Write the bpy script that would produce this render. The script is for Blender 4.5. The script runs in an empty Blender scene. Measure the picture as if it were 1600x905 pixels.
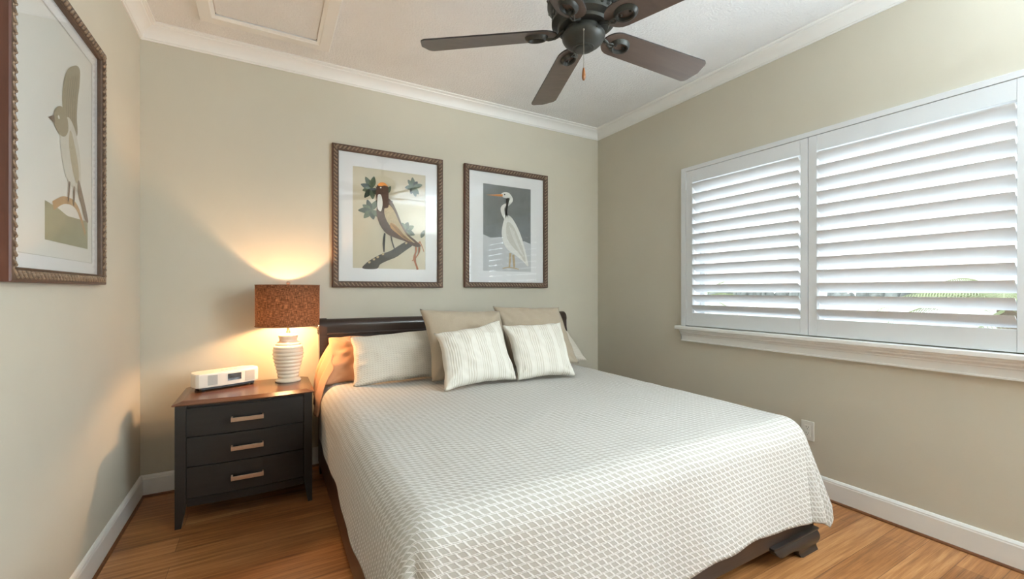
import bpy, bmesh, math, random
from mathutils import Vector, Matrix, noise
random.seed(7)
PI = math.pi
C = bpy.context.scene.collection
S = bpy.context.scene

# ------------------------------------------------------------------ camera
cam_d = bpy.data.cameras.new('camera'); cam = bpy.data.objects.new('camera', cam_d); C.objects.link(cam)
cam.location = (0, 0, 1.2); cam.rotation_euler = (PI/2, 0, -0.5158)
cam_d.sensor_width = 36; cam_d.lens = 673.5*36/1600; cam_d.shift_y = 1.7/1600
cam_d.clip_start = .02; cam_d.clip_end = 600
S.camera = cam
# ------------------------------------------------------------------ world and light
EXPOSURE = 0.08
SKY = 2.6
P_WINDOW, P_SIDE, P_LAMP = 165.0, 76.0, 54.0
P_UP = 128.0
S.view_settings.view_transform = 'Standard'; S.view_settings.look = 'None'
S.view_settings.gamma = 1.0; S.view_settings.exposure = EXPOSURE; S.view_settings.use_curve_mapping = False
w = bpy.data.worlds.new('overcast_sky'); S.world = w; w.use_nodes = True
bg = w.node_tree.nodes['Background']; bg.inputs[0].default_value = (.93, .97, 1, 1); bg.inputs[1].default_value = SKY

def area(name, loc, target, sx, sy, power, col):
    d = bpy.data.lights.new(name, 'AREA'); d.shape = 'RECTANGLE'; d.size = sx; d.size_y = sy
    d.energy = power; d.color = col
    o = bpy.data.objects.new(name, d); C.objects.link(o); o.location = loc
    o.rotation_euler = (Vector(target)-Vector(loc)).to_track_quat('-Z', 'Y').to_euler()
    return o
area('window_daylight', (4.3, 1.35, 3.0), (2.8, 1.35, 1.5), 3.2, 2.0, P_WINDOW, (.86, .94, 1.0))
area('added_side_fill', (3.02, -.40, 1.55), (1.0, .5, 2.9), 1.2, 1.35, P_SIDE, (.79, .905, 1.0))  # added fill light, shining in through the invented second window
area('added_ceiling_fill', (2.42, -.80, 2.22), (2.42, -.799, 2.745), .6, .6, P_UP, (.74, .88, 1.0))  # added fill bounced off the ceiling behind the camera, no fixture there

# ------------------------------------------------------------------ materials
def srgb(r, g, b):
    f = lambda c: c/12.92 if c <= .04045 else ((c+.055)/1.055)**2.4
    return (f(r/255), f(g/255), f(b/255), 1)
class NT:
    def __init__(s, name, rough=.6, base=(.8, .8, .8, 1), spec=.5, metal=0):
        s.m = bpy.data.materials.new(name); s.m.use_nodes = True; s.t = s.m.node_tree
        s.b = s.t.nodes['Principled BSDF']; s.o = s.t.nodes['Material Output']
        s.b.inputs['Base Color'].default_value = base; s.b.inputs['Roughness'].default_value = rough
        s.b.inputs['Specular IOR Level'].default_value = spec; s.b.inputs['Metallic'].default_value = metal
    def n(s, typ, **kw):
        n = s.t.nodes.new(typ)
        for k, v in kw.items(): setattr(n, k, v)
        return n
    def l(s, a, b): s.t.links.new(a, b)
    def val(s, sock, v):
        if hasattr(v, 'is_output') or isinstance(v, bpy.types.NodeSocket): s.l(v, sock)
        else: sock.default_value = v
    def math(s, op, a, b=0.0, c=0.0, clamp=False):
        n = s.n('ShaderNodeMath', operation=op); n.use_clamp = clamp
        s.val(n.inputs[0], a); s.val(n.inputs[1], b); s.val(n.inputs[2], c)
        return n.outputs[0]
    def coord(s, kind='Object', scale=(1, 1, 1), rot=(0, 0, 0)):
        t = s.n('ShaderNodeTexCoord'); mp = s.n('ShaderNodeMapping')
        mp.inputs['Scale'].default_value = scale; mp.inputs['Rotation'].default_value = rot
        s.l(t.outputs[kind], mp.inputs[0]); return mp.outputs[0]
    def noise(s, vec, scale, detail=3, rough=.55):
        n = s.n('ShaderNodeTexNoise'); s.l(vec, n.inputs['Vector'])
        n.inputs['Scale'].default_value = scale; n.inputs['Detail'].default_value = detail; n.inputs['Roughness'].default_value = rough
        return n.outputs['Fac']
    def ramp(s, fac, stops):
        r = s.n('ShaderNodeValToRGB'); e = r.color_ramp.elements
        while len(e) < len(stops): e.new(.5)
        for i, (p, c) in enumerate(stops): e[i].position = p; e[i].color = c
        s.l(fac, r.inputs[0]); return r.outputs[0]
    def mix(s, fac, a, b, blend='MIX'):
        n = s.n('ShaderNodeMix', data_type='RGBA', blend_type=blend)
        s.val(n.inputs[0], fac); s.val(n.inputs[6], a); s.val(n.inputs[7], b)
        return n.outputs[2]
    def bump(s, h, strength=.3, dist=.01):
        n = s.n('ShaderNodeBump'); n.inputs['Strength'].default_value = strength; n.inputs['Distance'].default_value = dist
        s.l(h, n.inputs['Height']); s.l(n.outputs[0], s.b.inputs['Normal'])
    def col(s, c): s.l(c, s.b.inputs['Base Color'])

def tone(c, k): return (c[0]*k, c[1]*k, c[2]*k, 1)
def m_plain(name, c, rough=.5, spec=.5, metal=0, var=.06, sc=40, bump=0, bsc=300):
    t = NT(name, rough, c, spec, metal); v = t.coord()
    t.col(t.ramp(t.noise(v, sc), [(.3, tone(c, 1-var)), (.7, tone(c, 1+var))]))
    if bump: t.bump(t.noise(v, bsc), bump, .002)
    return t.m
M = {}
M['wall'] = m_plain('greige_wall_paint', srgb(204, 198, 182), .75, .25, var=.015, sc=3, bump=.15, bsc=160)
M['trim'] = m_plain('white_trim_paint', srgb(239, 239, 236), .35, .4, var=.01, sc=5)
M['shutter'] = m_plain('white_shutter_paint', srgb(222, 225, 227), .32, .4, var=.01, sc=5)
t = NT('knockdown_ceiling', .85, srgb(238, 236, 230), .2); v = t.coord()
t.col(t.ramp(t.noise(v, 4), [(.3, srgb(239, 240, 240)), (.7, srgb(243, 244, 244))]))
t.bump(t.ramp(t.noise(v, 75, 4, .6), [(.42, (0, 0, 0, 1)), (.6, (1, 1, 1, 1))]), .55, .004); M['ceiling'] = t.m
# floor
t = NT('bamboo_plank_floor', .3, spec=.45); v = t.coord()
br = t.n('ShaderNodeTexBrick'); t.l(v, br.inputs['Vector'])
mpn = v.node; mpn.inputs['Location'].default_value = (.37, -.039, 0)
br.inputs['Scale'].default_value = 1; br.inputs['Brick Width'].default_value = 1.83; br.inputs['Row Height'].default_value = .1287
br.inputs['Mortar Size'].default_value = .0012; br.inputs['Mortar Smooth'].default_value = .2
br.inputs['Color1'].default_value = (0, 0, 0, 1); br.inputs['Color2'].default_value = (1, 1, 1, 1); br.inputs['Mortar'].default_value = (.5, .5, .5, 1)
br.offset = .37
bw = t.n('ShaderNodeRGBToBW'); t.l(br.outputs['Color'], bw.inputs[0])
v2 = t.coord(scale=(2.2, 55, 1)); v3 = t.coord(scale=(7, 260, 1)); v4 = t.coord(scale=(1.2, 9, 1))
st = t.math('ADD', t.math('MULTIPLY', t.noise(v2, 1, 5, .62), .55), t.math('MULTIPLY', t.noise(v3, 1, 3, .6), .25))
st = t.math('ADD', st, t.math('MULTIPLY', t.noise(v4, 1, 2), .2))
st = t.math('ADD', st, t.math('MULTIPLY', t.math('SUBTRACT', bw.outputs[0], .5), .11))
cc = t.ramp(st, [(.33, srgb(106, 65, 34)), (.46, srgb(151, 99, 56)), (.55, srgb(173, 120, 73)), (.68, srgb(202, 154, 104))])
t.col(t.mix(t.math('MULTIPLY', br.outputs['Fac'], .75), cc, srgb(78, 40, 18)))
t.bump(st, .08, .002); M['floor'] = t.m
M['shoe'] = m_plain('brown_shoe_moulding', srgb(104, 62, 32), .4, var=.2, sc=20)
def m_wood(name, c, rough, axis, var=.3, spec=.5):
    t = NT(name, rough, c, spec); sc = [30, 30, 30]; sc[axis] = 2
    t.col(t.ramp(t.noise(t.coord(scale=sc), 1.5, 4, .6), [(.3, tone(c, 1-var)), (.7, tone(c, 1+var))]))
    return t.m
M['bed'] = m_wood('dark_mahogany', srgb(52, 40, 34), .28, 0)
M['bracket'] = m_wood('near_black_bracket_wood', srgb(44, 38, 35), .3, 0, .15)
M['rail'] = m_wood('mahogany_side_rail', srgb(66, 38, 27), .34, 1)
M['night'] = m_wood('black_stained_wood', srgb(35, 33, 32), .33, 0, .15)
M['nighttop'] = m_wood('polished_top_lamp_tint', srgb(92, 58, 40), .24, 0, .2)  # reddish lamp reflection painted into the top's brown
M['nickel'] = m_plain('brushed_nickel', srgb(205, 180, 160), .35, metal=1, var=.05, sc=200)
M['gap'] = m_plain('shadow_gap_black', srgb(14, 12, 11), .8)
M['fanmetal'] = m_plain('weathered_bronze_metal', srgb(60, 61, 57), .42, .5, .35, var=.12, sc=30)
M['blade'] = m_wood('dark_walnut_blade', srgb(96, 82, 74), .3, 0, .14, .6)
M['bladeedge'] = m_plain('black_blade_edge', srgb(36, 30, 27), .4)
M['chain'] = m_plain('chain_metal', srgb(150, 145, 135), .35, metal=.8)
M['pendant'] = m_plain('wooden_pull', srgb(150, 96, 52), .4)
M['ceramic'] = m_plain('cream_glazed_ceramic', srgb(233, 224, 203), .12, .6, var=.02, sc=8)
M['frame'] = m_wood('red_brown_frame_side', srgb(92, 54, 40), .4, 2, .25)
M['bronze'] = m_plain('shaded_bronze_face', srgb(92, 72, 57), .5, .4, .1, var=.2, sc=40)  # face darkened to paint the shade between the carved beads
M['ornament'] = m_plain('highlighted_bronze_carving', srgb(146, 124, 102), .4, .5, .3, var=.3, sc=60)  # bronze lightened to paint highlights on the carving
M['framedark'] = m_plain('antiqued_dark_recess', srgb(78, 54, 40), .5, .4, .1, var=.3, sc=60)
M['mat'] = m_plain('white_mat_board', srgb(232, 233, 234), .8, .2, var=.01)
M['plastic'] = m_plain('white_radio_plastic', srgb(238, 232, 220), .3, .5, var=.01)
M['grille'] = m_plain('pale_grey_grille', srgb(190, 188, 180), .6, .3, var=.12, sc=500)
M['black'] = m_plain('black_plastic', srgb(18, 17, 17), .35)
M['outlet'] = m_plain('outlet_plastic', srgb(228, 226, 218), .3, .5, var=.01)
t = NT('radio_display', .08, srgb(46, 50, 54), .6); t.col(t.ramp(t.noise(t.coord(scale=(9, 9, 30)), 3), [(.35, srgb(36, 38, 40)), (.7, srgb(92, 98, 106))])); M['lcd'] = t.m
# glass (thin panes: clear with a real fresnel reflection)
def m_glass(name, rough=.0, boost=1.0):
    t = NT(name); t.t.nodes.remove(t.b)
    tr = t.n('ShaderNodeBsdfTransparent'); gl = t.n('ShaderNodeBsdfGlossy'); gl.inputs['Roughness'].default_value = rough
    lw = t.n('ShaderNodeLayerWeight'); lw.inputs['Blend'].default_value = .5      # facing = 1 - cos
    fr = t.math('MULTIPLY_ADD', t.math('POWER', lw.outputs['Facing'], 5.0), .92, .035)
    mx = t.n('ShaderNodeMixShader'); t.l(t.math('MULTIPLY', fr, boost, clamp=True), mx.inputs[0])
    t.l(tr.outputs[0], mx.inputs[1]); t.l(gl.outputs[0], mx.inputs[2]); t.l(mx.outputs[0], t.o.inputs[0]); return t.m
M['glass'] = m_glass('window_glass'); M['picglass'] = m_glass('picture_glass', .03)
# linen shade
t = NT('brown_linen_shade', .9, spec=.1)
va = t.coord(scale=(1, 1, .12)); vb = t.coord('UV', scale=(12, 1, 1))
tcu = t.n('ShaderNodeTexCoord')
def uvn(sx, sy, d=3):
    mp = t.n('ShaderNodeMapping'); mp.inputs['Scale'].default_value = (sx, sy, 1); t.l(tcu.outputs['UV'], mp.inputs[0]); return t.noise(mp.outputs[0], 1, d, .6)
wv = t.math('ADD', t.math('MULTIPLY', uvn(330, 9, 4), .5), t.math('MULTIPLY', uvn(44, 84, 4), .5))
cl = t.ramp(wv, [(.38, srgb(48, 33, 25)), (.5, srgb(84, 61, 46)), (.64, srgb(140, 106, 80))])
t.col(cl); t.bump(wv, .3, .002)
trn = t.n('ShaderNodeBsdfTranslucent'); t.l(t.mix(.25, cl, (.9, .5, .26, 1), 'MULTIPLY'), trn.inputs[0])
mx = t.n('ShaderNodeMixShader'); mx.inputs[0].default_value = .13
t.l(t.b.outputs[0], mx.inputs[1]); t.l(trn.outputs[0], mx.inputs[2]); t.l(mx.outputs[0], t.o.inputs[0]); M['shade'] = t.m
t = NT('lit_bulb'); t.b.inputs['Emission Color'].default_value = (1, .62, .3, 1); t.b.inputs['Emission Strength'].default_value = 8; M['bulb'] = t.m
# fabrics
def m_fabric(name, c, weave=700, var=.08, bump=.25, sheen=.2):
    t = NT(name, .9, c, .15); v = t.coord('UV')
    t.b.inputs['Sheen Weight'].default_value = sheen
    a = t.noise(t.coord('UV', scale=(1, .15, 1)), weave, 2); b = t.noise(t.coord('UV', scale=(.15, 1, 1)), weave, 2)
    h = t.math('ADD', a, b); t.col(t.ramp(t.math('MULTIPLY', h, .5), [(.35, tone(c, 1-var)), (.65, tone(c, 1+var))]))
    t.bump(h, bump, .0015); return t.m
M['linen'] = m_fabric('oatmeal_linen', srgb(178, 164, 144))
M['tan'] = m_fabric('tan_cotton', srgb(206, 152, 114), var=.03, bump=.1)
M['matt'] = m_fabric('mattress_ticking', srgb(225, 220, 208))
t = NT('cream_ribbed_cotton', .9, spec=.15)
sx = t.n('ShaderNodeSeparateXYZ'); tc = t.n('ShaderNodeTexCoord'); t.l(tc.outputs['UV'], sx.inputs[0])
g = t.math('SINE', t.math('MULTIPLY', sx.outputs[0], 2*PI/.0155)); g = t.math('MULTIPLY_ADD', g, .5, .5)
wd = t.math('GREATER_THAN', t.math('FRACT', t.math('MULTIPLY', sx.outputs[0], 1/.1)), .36)
g2 = t.math('MULTIPLY', g, t.math('MULTIPLY_ADD', wd, .7, .3))
g3 = t.math('POWER', g2, 2.0)
t.col(t.mix(g3, srgb(236, 232, 222), srgb(214, 207, 192))); t.bump(t.math('SUBTRACT', 1.0, g2), .5, .003); M['rib'] = t.m
def weave_mat(name, light, dark, p, q, strength, wz=.2, slant=.75):
    t = NT(name, .9, spec=.12); t.b.inputs['Sheen Weight'].default_value = .15
    tc = t.n('ShaderNodeTexCoord'); sx = t.n('ShaderNodeSeparateXYZ'); t.l(tc.outputs['UV'], sx.inputs[0])
    U, V = sx.outputs[0], sx.outputs[1]
    vp = t.math('DIVIDE', V, p); fv = t.math('FRACT', vp)
    wob = t.math('MULTIPLY', t.math('SUBTRACT', t.noise(t.coord('UV'), 60, 2), .5), .3)
    up = t.math('ADD', t.math('DIVIDE', U, q), wob)
    # slanting threads between the rows
    d1 = t.math('PINGPONG', t.math('MULTIPLY_ADD', fv, slant, up), .5)           # 0 on a thread
    z1 = t.math('SUBTRACT', 1.0, t.math('DIVIDE', d1, wz), clamp=True)
    # paired ridge threads
    e = t.math('PINGPONG', fv, .5)                                               # 0 on the row line
    r1 = t.math('SUBTRACT', 1.0, t.math('DIVIDE', t.math('ABSOLUTE', t.math('SUBTRACT', e, .085)), .075), clamp=True)
    h = t.math('MAXIMUM', t.math('MULTIPLY', z1, .9), r1)
    h = t.math('SMOOTH_MIN', h, 1.0, .2)
    fine = t.noise(t.coord('UV'), 900, 2)
    t.col(t.mix(t.math('MULTIPLY', h, .95), dark, light))
    t.bump(t.math('ADD', h, t.math('MULTIPLY', fine, .25)), strength, .004)
    return t.m
M['spread'] = weave_mat('ivory_lattice_weave', srgb(242, 241, 238), srgb(180, 175, 166), .0215, .027, .5, .19)
M['quilt'] = weave_mat('ivory_small_lattice_weave', srgb(234, 228, 216), srgb(212, 204, 190), .013, .017, .4)
# outdoors
M['leaf'] = m_plain('palm_leaf', srgb(146, 160, 120), .5, var=.3, sc=3)
M['bark'] = m_plain('palm_trunk_bark', srgb(120, 108, 92), .9, var=.2, sc=12)
M['hedge'] = m_plain('hedge_leaves', srgb(112, 126, 108), .7, var=.3, sc=5)
M['farleaf'] = m_plain('far_tree_leaves', srgb(128, 136, 132), .8, var=.45, sc=.35)
M['water'] = m_plain('bay_water', srgb(205, 212, 215), .3, .5, var=.1, sc=.3)
M['dock'] = m_plain('pale_concrete', srgb(205, 205, 200), .8, var=.05)
M['roofing'] = m_plain('grey_roof', srgb(120, 118, 118), .8)

# ------------------------------------------------------------------ helpers
class MB:
    def __init__(s): s.bm = bmesh.new(); s.uv = s.bm.loops.layers.uv.new('UVMap')
    def quad(s, vs, mi=0):
        f = s.bm.faces.new([s.bm.verts.new(v) if not isinstance(v, bmesh.types.BMVert) else v for v in vs]); f.material_index = mi; return f
    def box(s, x0, x1, y0, y1, z0, z1, mi=0, bev=0, mat=None):
        r = bmesh.ops.create_cube(s.bm, size=1)
        vs = r['verts']; c = Vector(((x0+x1)/2, (y0+y1)/2, (z0+z1)/2)); d = (abs(x1-x0), abs(y1-y0), abs(z1-z0))
        for v in vs:
            v.co = Vector((v.co.x*d[0], v.co.y*d[1], v.co.z*d[2])) + c
            if mat: v.co = mat @ v.co
        fs = set(f for v in vs for f in v.link_faces)
        for f in fs: f.material_index = mi
        if bev:
            es = list(set(e for v in vs for e in v.link_edges))
            r = bmesh.ops.bevel(s.bm, geom=es, offset=bev, segments=2, profile=.5, affect='EDGES')
            for f in r['faces']: f.material_index = mi
        return s
    def lathe(s, prof, n=48, mi=0, center=(0, 0, 0), sx=1, sy=1, uvh=None, caps=False):
        rings = []
        cx, cy, cz = center
        for r, z in prof:
            rings.append([s.bm.verts.new((cx+sx*r*math.cos(2*PI*i/n), cy+sy*r*math.sin(2*PI*i/n), cz+z)) for i in range(n)])
        for k in range(len(rings)-1):
            for i in range(n):
                j = (i+1) % n
                f = s.bm.faces.new((rings[k][i], rings[k][j], rings[k+1][j], rings[k+1][i])); f.material_index = mi
                us = [i/n, (i+1)/n, (i+1)/n, i/n]; vv = [k, k, k+1, k+1]
                for lp, a, b in zip(f.loops, us, vv): lp[s.uv].uv = (a, b/max(1, len(rings)-1)*(uvh or 1))
        if caps:
            s.bm.faces.new(rings[0][::-1]).material_index = mi; s.bm.faces.new(rings[-1]).material_index = mi
        return s
    def tube(s, pts, rad, n=10, mi=0, closed=False, flat=1.0, upv=(0, 0, 1)):
        pts = [Vector(p) for p in pts]; N = len(pts); rs = rad if isinstance(rad, (list, tuple)) else [rad]*N
        rings = []
        for i, p in enumerate(pts):
            if closed: d = pts[(i+1) % N]-pts[i-1]
            else: d = pts[min(i+1, N-1)]-pts[max(i-1, 0)]
            d.normalize(); u = Vector(upv)
            if abs(d.dot(u)) > .95: u = Vector((1, 0, 0))
            a = d.cross(u).normalized(); b = a.cross(d).normalized()
            rings.append([s.bm.verts.new(p + a*rs[i]*math.cos(2*PI*k/n) + b*rs[i]*flat*math.sin(2*PI*k/n)) for k in range(n)])
        for i in range(N if closed else N-1):
            A, B = rings[i], rings[(i+1) % N]
            for k in range(n):
                f = s.bm.faces.new((A[k], A[(k+1) % n], B[(k+1) % n], B[k])); f.material_index = mi
        if not closed:
            s.bm.faces.new(rings[0][::-1]).material_index = mi; s.bm.faces.new(rings[-1]).material_index = mi
        return s
    def prism(s, pts, axis, a0, a1, mi=0):
        """closed outline of 2D points extruded along axis ('x': pts are (y,z); 'y': (x,z); 'z': (x,y))"""
        def P(p, a): return {'x': (a, p[0], p[1]), 'y': (p[0], a, p[1]), 'z': (p[0], p[1], a)}[axis]
        A = [s.bm.verts.new(P(p, a0)) for p in pts]; B = [s.bm.verts.new(P(p, a1)) for p in pts]
        n = len(pts)
        for i in range(n):
            j = (i+1) % n; s.bm.faces.new((A[i], A[j], B[j], B[i])).material_index = mi
        for ring in (A[::-1], B):
            f = s.bm.faces.new(ring); f.material_index = mi
            if n > 4: bmesh.ops.triangulate(s.bm, faces=[f])
        return s
    def loft(s, secs, mi=0, closed_path=False, closed_prof=True, caps=True):
        V = [[s.bm.verts.new(p) for p in sec] for sec in secs]; n = len(V[0]); m = len(V)
        for i in range(m if closed_path else m-1):
            A, B = V[i], V[(i+1) % m]
            for k in range(n if closed_prof else n-1):
                s.bm.faces.new((A[k], A[(k+1) % n], B[(k+1) % n], B[k])).material_index = mi
        if caps and not closed_path and closed_prof:
            s.bm.faces.new(V[0][::-1]).material_index = mi; s.bm.faces.new(V[-1]).material_index = mi
        return s
    def grid(s, nu, nv, fn, uvf=None, mi=0):
        V = [[s.bm.verts.new(fn(i/nu, j/nv)) for i in range(nu+1)] for j in range(nv+1)]
        for j in range(nv):
            for i in range(nu):
                f = s.bm.faces.new((V[j][i], V[j][i+1], V[j+1][i+1], V[j+1][i])); f.material_index = mi; f.smooth = True
                if uvf:
                    for lp, (a, b) in zip(f.loops, ((i, j), (i+1, j), (i+1, j+1), (i, j+1))): lp[s.uv].uv = uvf(a/nu, b/nv)
        return V
    def ell(s, c, rx, ry, rz, rot=None, mi=0, u=8, v=6):
        c = Vector(c); new = s.bm.verts.new; nf = s.bm.faces.new
        def P(x, y, z):
            p = Vector((x*rx, y*ry, z*rz)); p = rot @ p if rot else p
            return new(p+c)
        top, bot = P(0, 0, 1), P(0, 0, -1); R = []
        for j in range(1, v):
            a = PI*j/v; R.append([P(math.sin(a)*math.cos(2*PI*i/u), math.sin(a)*math.sin(2*PI*i/u), math.cos(a)) for i in range(u)])
        fs = []
        for i in range(u):
            k = (i+1) % u
            fs.append(nf((top, R[0][i], R[0][k]))); fs.append(nf((bot, R[-1][k], R[-1][i])))
            for j in range(v-2): fs.append(nf((R[j][i], R[j+1][i], R[j+1][k], R[j][k])))
        for f in fs: f.material_index = mi
        return s
    def xform(s, mat): bmesh.ops.transform(s.bm, matrix=mat, verts=s.bm.verts[:]); return s
    def build(s, name, mats, parent=None, smooth=False, ang=None, recalc=True):
        if recalc: bmesh.ops.recalc_face_normals(s.bm, faces=s.bm.faces[:])
        me = bpy.data.meshes.new(name); s.bm.to_mesh(me); s.bm.free()
        for m in (mats if isinstance(mats, (list, tuple)) else [mats]): me.materials.append(m)
        if smooth or ang is not None:
            for p in me.polygons: p.use_smooth = True
            if ang is not None: me.set_sharp_from_angle(angle=math.radians(ang))
        o = bpy.data.objects.new(name, me); C.objects.link(o)
        if parent: o.parent = parent
        return o
def tag(o, label=None, cat=None, group=None, kind=None):
    if label: o['label'] = label
    if cat: o['category'] = cat
    if group: o['group'] = group
    if kind: o['kind'] = kind
    return o
def thing(name, label, cat, loc=(0, 0, 0), rz=0, group=None):
    o = bpy.data.objects.new(name, None); C.objects.link(o); o.location = loc; o.rotation_euler = (0, 0, rz); o.empty_display_size = .1
    return tag(o, label, cat, group)
def struct(o, label, cat): return tag(o, label, cat, kind='structure')

# ------------------------------------------------------------------ the room
XL, XR, YB, YR, ZC = -.644, 2.801, 3.243, -1.2, 2.745
WT = .16
WY0, WY1, WZ0, WZ1 = .50, 2.185, .965, 2.075           # opening in the window wall
struct(MB().box(XL-WT, XR+WT, YR-WT, YB+WT, -.1, 0).build('floor', M['floor']), 'orange brown bamboo plank floor running along the bed wall', 'floor')
struct(MB().box(XL-WT, XR+WT, YR-WT, YB+WT, ZC, ZC+.1).build('ceiling', M['ceiling']), 'white knockdown textured ceiling', 'ceiling')
struct(MB().box(XL-WT, XR+WT, YB, YB+WT, 0, ZC).build('wall_back', M['wall']), 'greige wall behind the headboard', 'wall')
struct(MB().box(XL-WT, XL, YR, YB, 0, ZC).build('wall_left', M['wall']), 'greige wall on the left with one framed print', 'wall')
b = MB()
b.box(XR, XR+WT, YR, -1.03, 0, ZC).box(XR, XR+WT, .23, WY0, 0, ZC).box(XR, XR+WT, -1.03, .23, 0, .85).box(XR, XR+WT, -1.03, .23, 2.25, ZC).box(XR, XR+WT, WY1, YB, 0, ZC).box(XR, XR+WT, WY0, WY1, 0, WZ0).box(XR, XR+WT, WY0, WY1, WZ1, ZC)
struct(b.build('wall_right', M['wall']), 'greige window wall on the right of the bed', 'wall')
b = MB()
b.box(XL-WT, XR+WT, YR-WT, YR, 0, ZC)
struct(b.build('wall_rear', M['wall']), 'greige wall behind the viewer', 'wall')

def sweep(prof, sides):
    """prof: (offset from wall, z). sides: which of left/back/right, with mitred corners"""
    b = MB(); secs = []
    if sides == 'all':
        st = [lambda o: (XL+o, YR), lambda o: (XL+o, YB-o), lambda o: (XR-o, YB-o), lambda o: (XR-o, YR)]
    elif sides == 'left': st = [lambda o: (XL+o, YR), lambda o: (XL+o, YB-o)]
    elif sides == 'back': st = [lambda o: (XL+o, YB-o), lambda o: (XR-o, YB-o)]
    else: st = [lambda o: (XR-o, YB-o), lambda o: (XR-o, YR)]
    b.loft([[(*f(o), z) for o, z in prof] for f in st])
    return b
cr = [(0, ZC-.084), (.007, -.084), (.009, -.077), (.015, -.075), (.017, -.067)]
cr = [(0, ZC-.084), (.007, ZC-.084), (.010, ZC-.077), (.015, ZC-.075), (.017, ZC-.067), (.019, ZC-.062), (.023, ZC-.052), (.030, ZC-.041), (.040, ZC-.031),
      (.052, ZC-.023), (.062, ZC-.019), (.064, ZC-.013), (.071, ZC-.012), (.076, ZC-.008), (.083, ZC-.006), (.084, ZC), (0, ZC)]
struct(sweep(cr, 'all').build('trim_1', M['trim'], ang=25), 'white crown moulding around the ceiling', 'crown moulding')
bb = [(0, 0), (.0145, 0), (.0145, .103), (.0125, .108), (.0125, .113), (.007, .122), (.004, .1245), (0, .1245)]
for s_, lab in (('left', 'white baseboard along the left wall'), ('back', 'white baseboard behind nightstand and bed'), ('right', 'white baseboard below the window wall')):
    struct(sweep(bb, s_).build('baseboard_'+s_, M['trim']), lab, 'baseboard')
sh = [(.0145, 0), (.0245, 0), (.0235, .006), (.020, .010), (.0145, .012)]
struct(sweep(sh, 'all').build('trim_2', M['shoe']), 'thin brown shoe strip at the foot of the baseboards', 'trim')
# attic hatch
hx0, hx1, hy0, hy1 = -.335, .345, 2.05, 2.985
b = MB(); tw = .082; th = .02
def hsec(x, y, sx, sy): return [(x+sx*o, y+sy*o, ZC-h) for o, h in ((0, 0), (0, th*.7), (.006, th), (tw-.02, th), (tw-.012, th*.75), (tw, th*.55), (tw, 0))]
b.loft([hsec(hx0, hy0, 1, 1), hsec(hx0, hy1, 1, -1), hsec(hx1, hy1, -1, -1), hsec(hx1, hy0, -1, 1)], closed_path=True)
hatch = tag(b.build('attic_hatch', M['trim'], ang=30), 'white attic hatch framed by flat trim in the ceiling', 'ceiling hatch')
MB().box(hx0+tw+.004, hx1-tw-.004, hy0+tw, hy1-tw-.007, ZC-.006, ZC+.02).build('panel', M['ceiling'], hatch)
MB().box(hx0+tw, hx1-tw, hy1-tw-.0072, hy1-tw, ZC-.001, ZC+.02).build('gap', M['gap'], hatch)

# ------------------------------------------------------------------ window with shutters (right wall)
FX = XR-.030                                              # face of the casing frame
wy0, wy1, wz0, wz1 = .432, 2.247, .930, 2.135
win = thing('window_1', 'white window with plantation shutters on the right wall', 'window'); win['kind'] = 'structure'
b = MB(); fw = .040
b.box(FX, XR, wy0, wy0+fw, wz0, wz1, bev=.002).box(FX, XR, wy1-fw, wy1, wz0, wz1, bev=.002).box(FX, XR, wy0+fw, wy1-fw, wz1-.03, wz1, bev=.002)
# jamb lining behind the shutters
b.box(XR, XR+WT, WY0-.004, WY0+.012, WZ0, WZ1).box(XR, XR+WT, WY1-.012, WY1+.004, WZ0, WZ1).box(XR, XR+WT, WY0, WY1, WZ1-.012, WZ1+.004).box(XR, XR+WT, WY0, WY1, WZ0-.004, WZ0+.012)
b.build('casing', M['shutter'], win)
b = MB()                                                  # sash bars far out in the opening
sxo = XR+.10
b.box(sxo, sxo+.03, WY0+.012, WY0+.05, WZ0, WZ1).box(sxo, sxo+.03, WY1-.05, WY1-.012, WZ0, WZ1).box(sxo, sxo+.03, WY0, WY1, WZ0+.012, WZ0+.045).box(sxo, sxo+.03, WY0, WY1, WZ1-.045, WZ1-.012)
b.box(sxo, sxo+.03, 1.322, 1.372, WZ0, WZ1)
b.build('sash', M['shutter'], win)
MB().box(sxo+.012, sxo+.016, WY0+.02, WY1-.02, WZ0+.02, WZ1-.02).build('pane', M['glass'], win)
b = MB()
b.prism([(XR, .930), (XR-.058, .930), (XR-.062, .926), (XR-.062, .908), (XR-.057, .903), (XR, .903)], 'y', wy0-.04, wy1+.035)
b.build('sill', M['trim'], win)
b = MB()
ap = [(XR, .903), (XR-.046, .903), (XR-.046, .893), (XR-.036, .888), (XR-.036, .880), (XR-.030, .874), (XR-.022, .868), (XR-.022, .862), (XR-.016, .858), (XR-.016, .824), (XR-.022, .820), (XR-.022, .814), (XR, .812)]
b.prism(ap, 'y', wy0-.01, wy1+.006)
b.build('apron', M['trim'], win)

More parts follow.
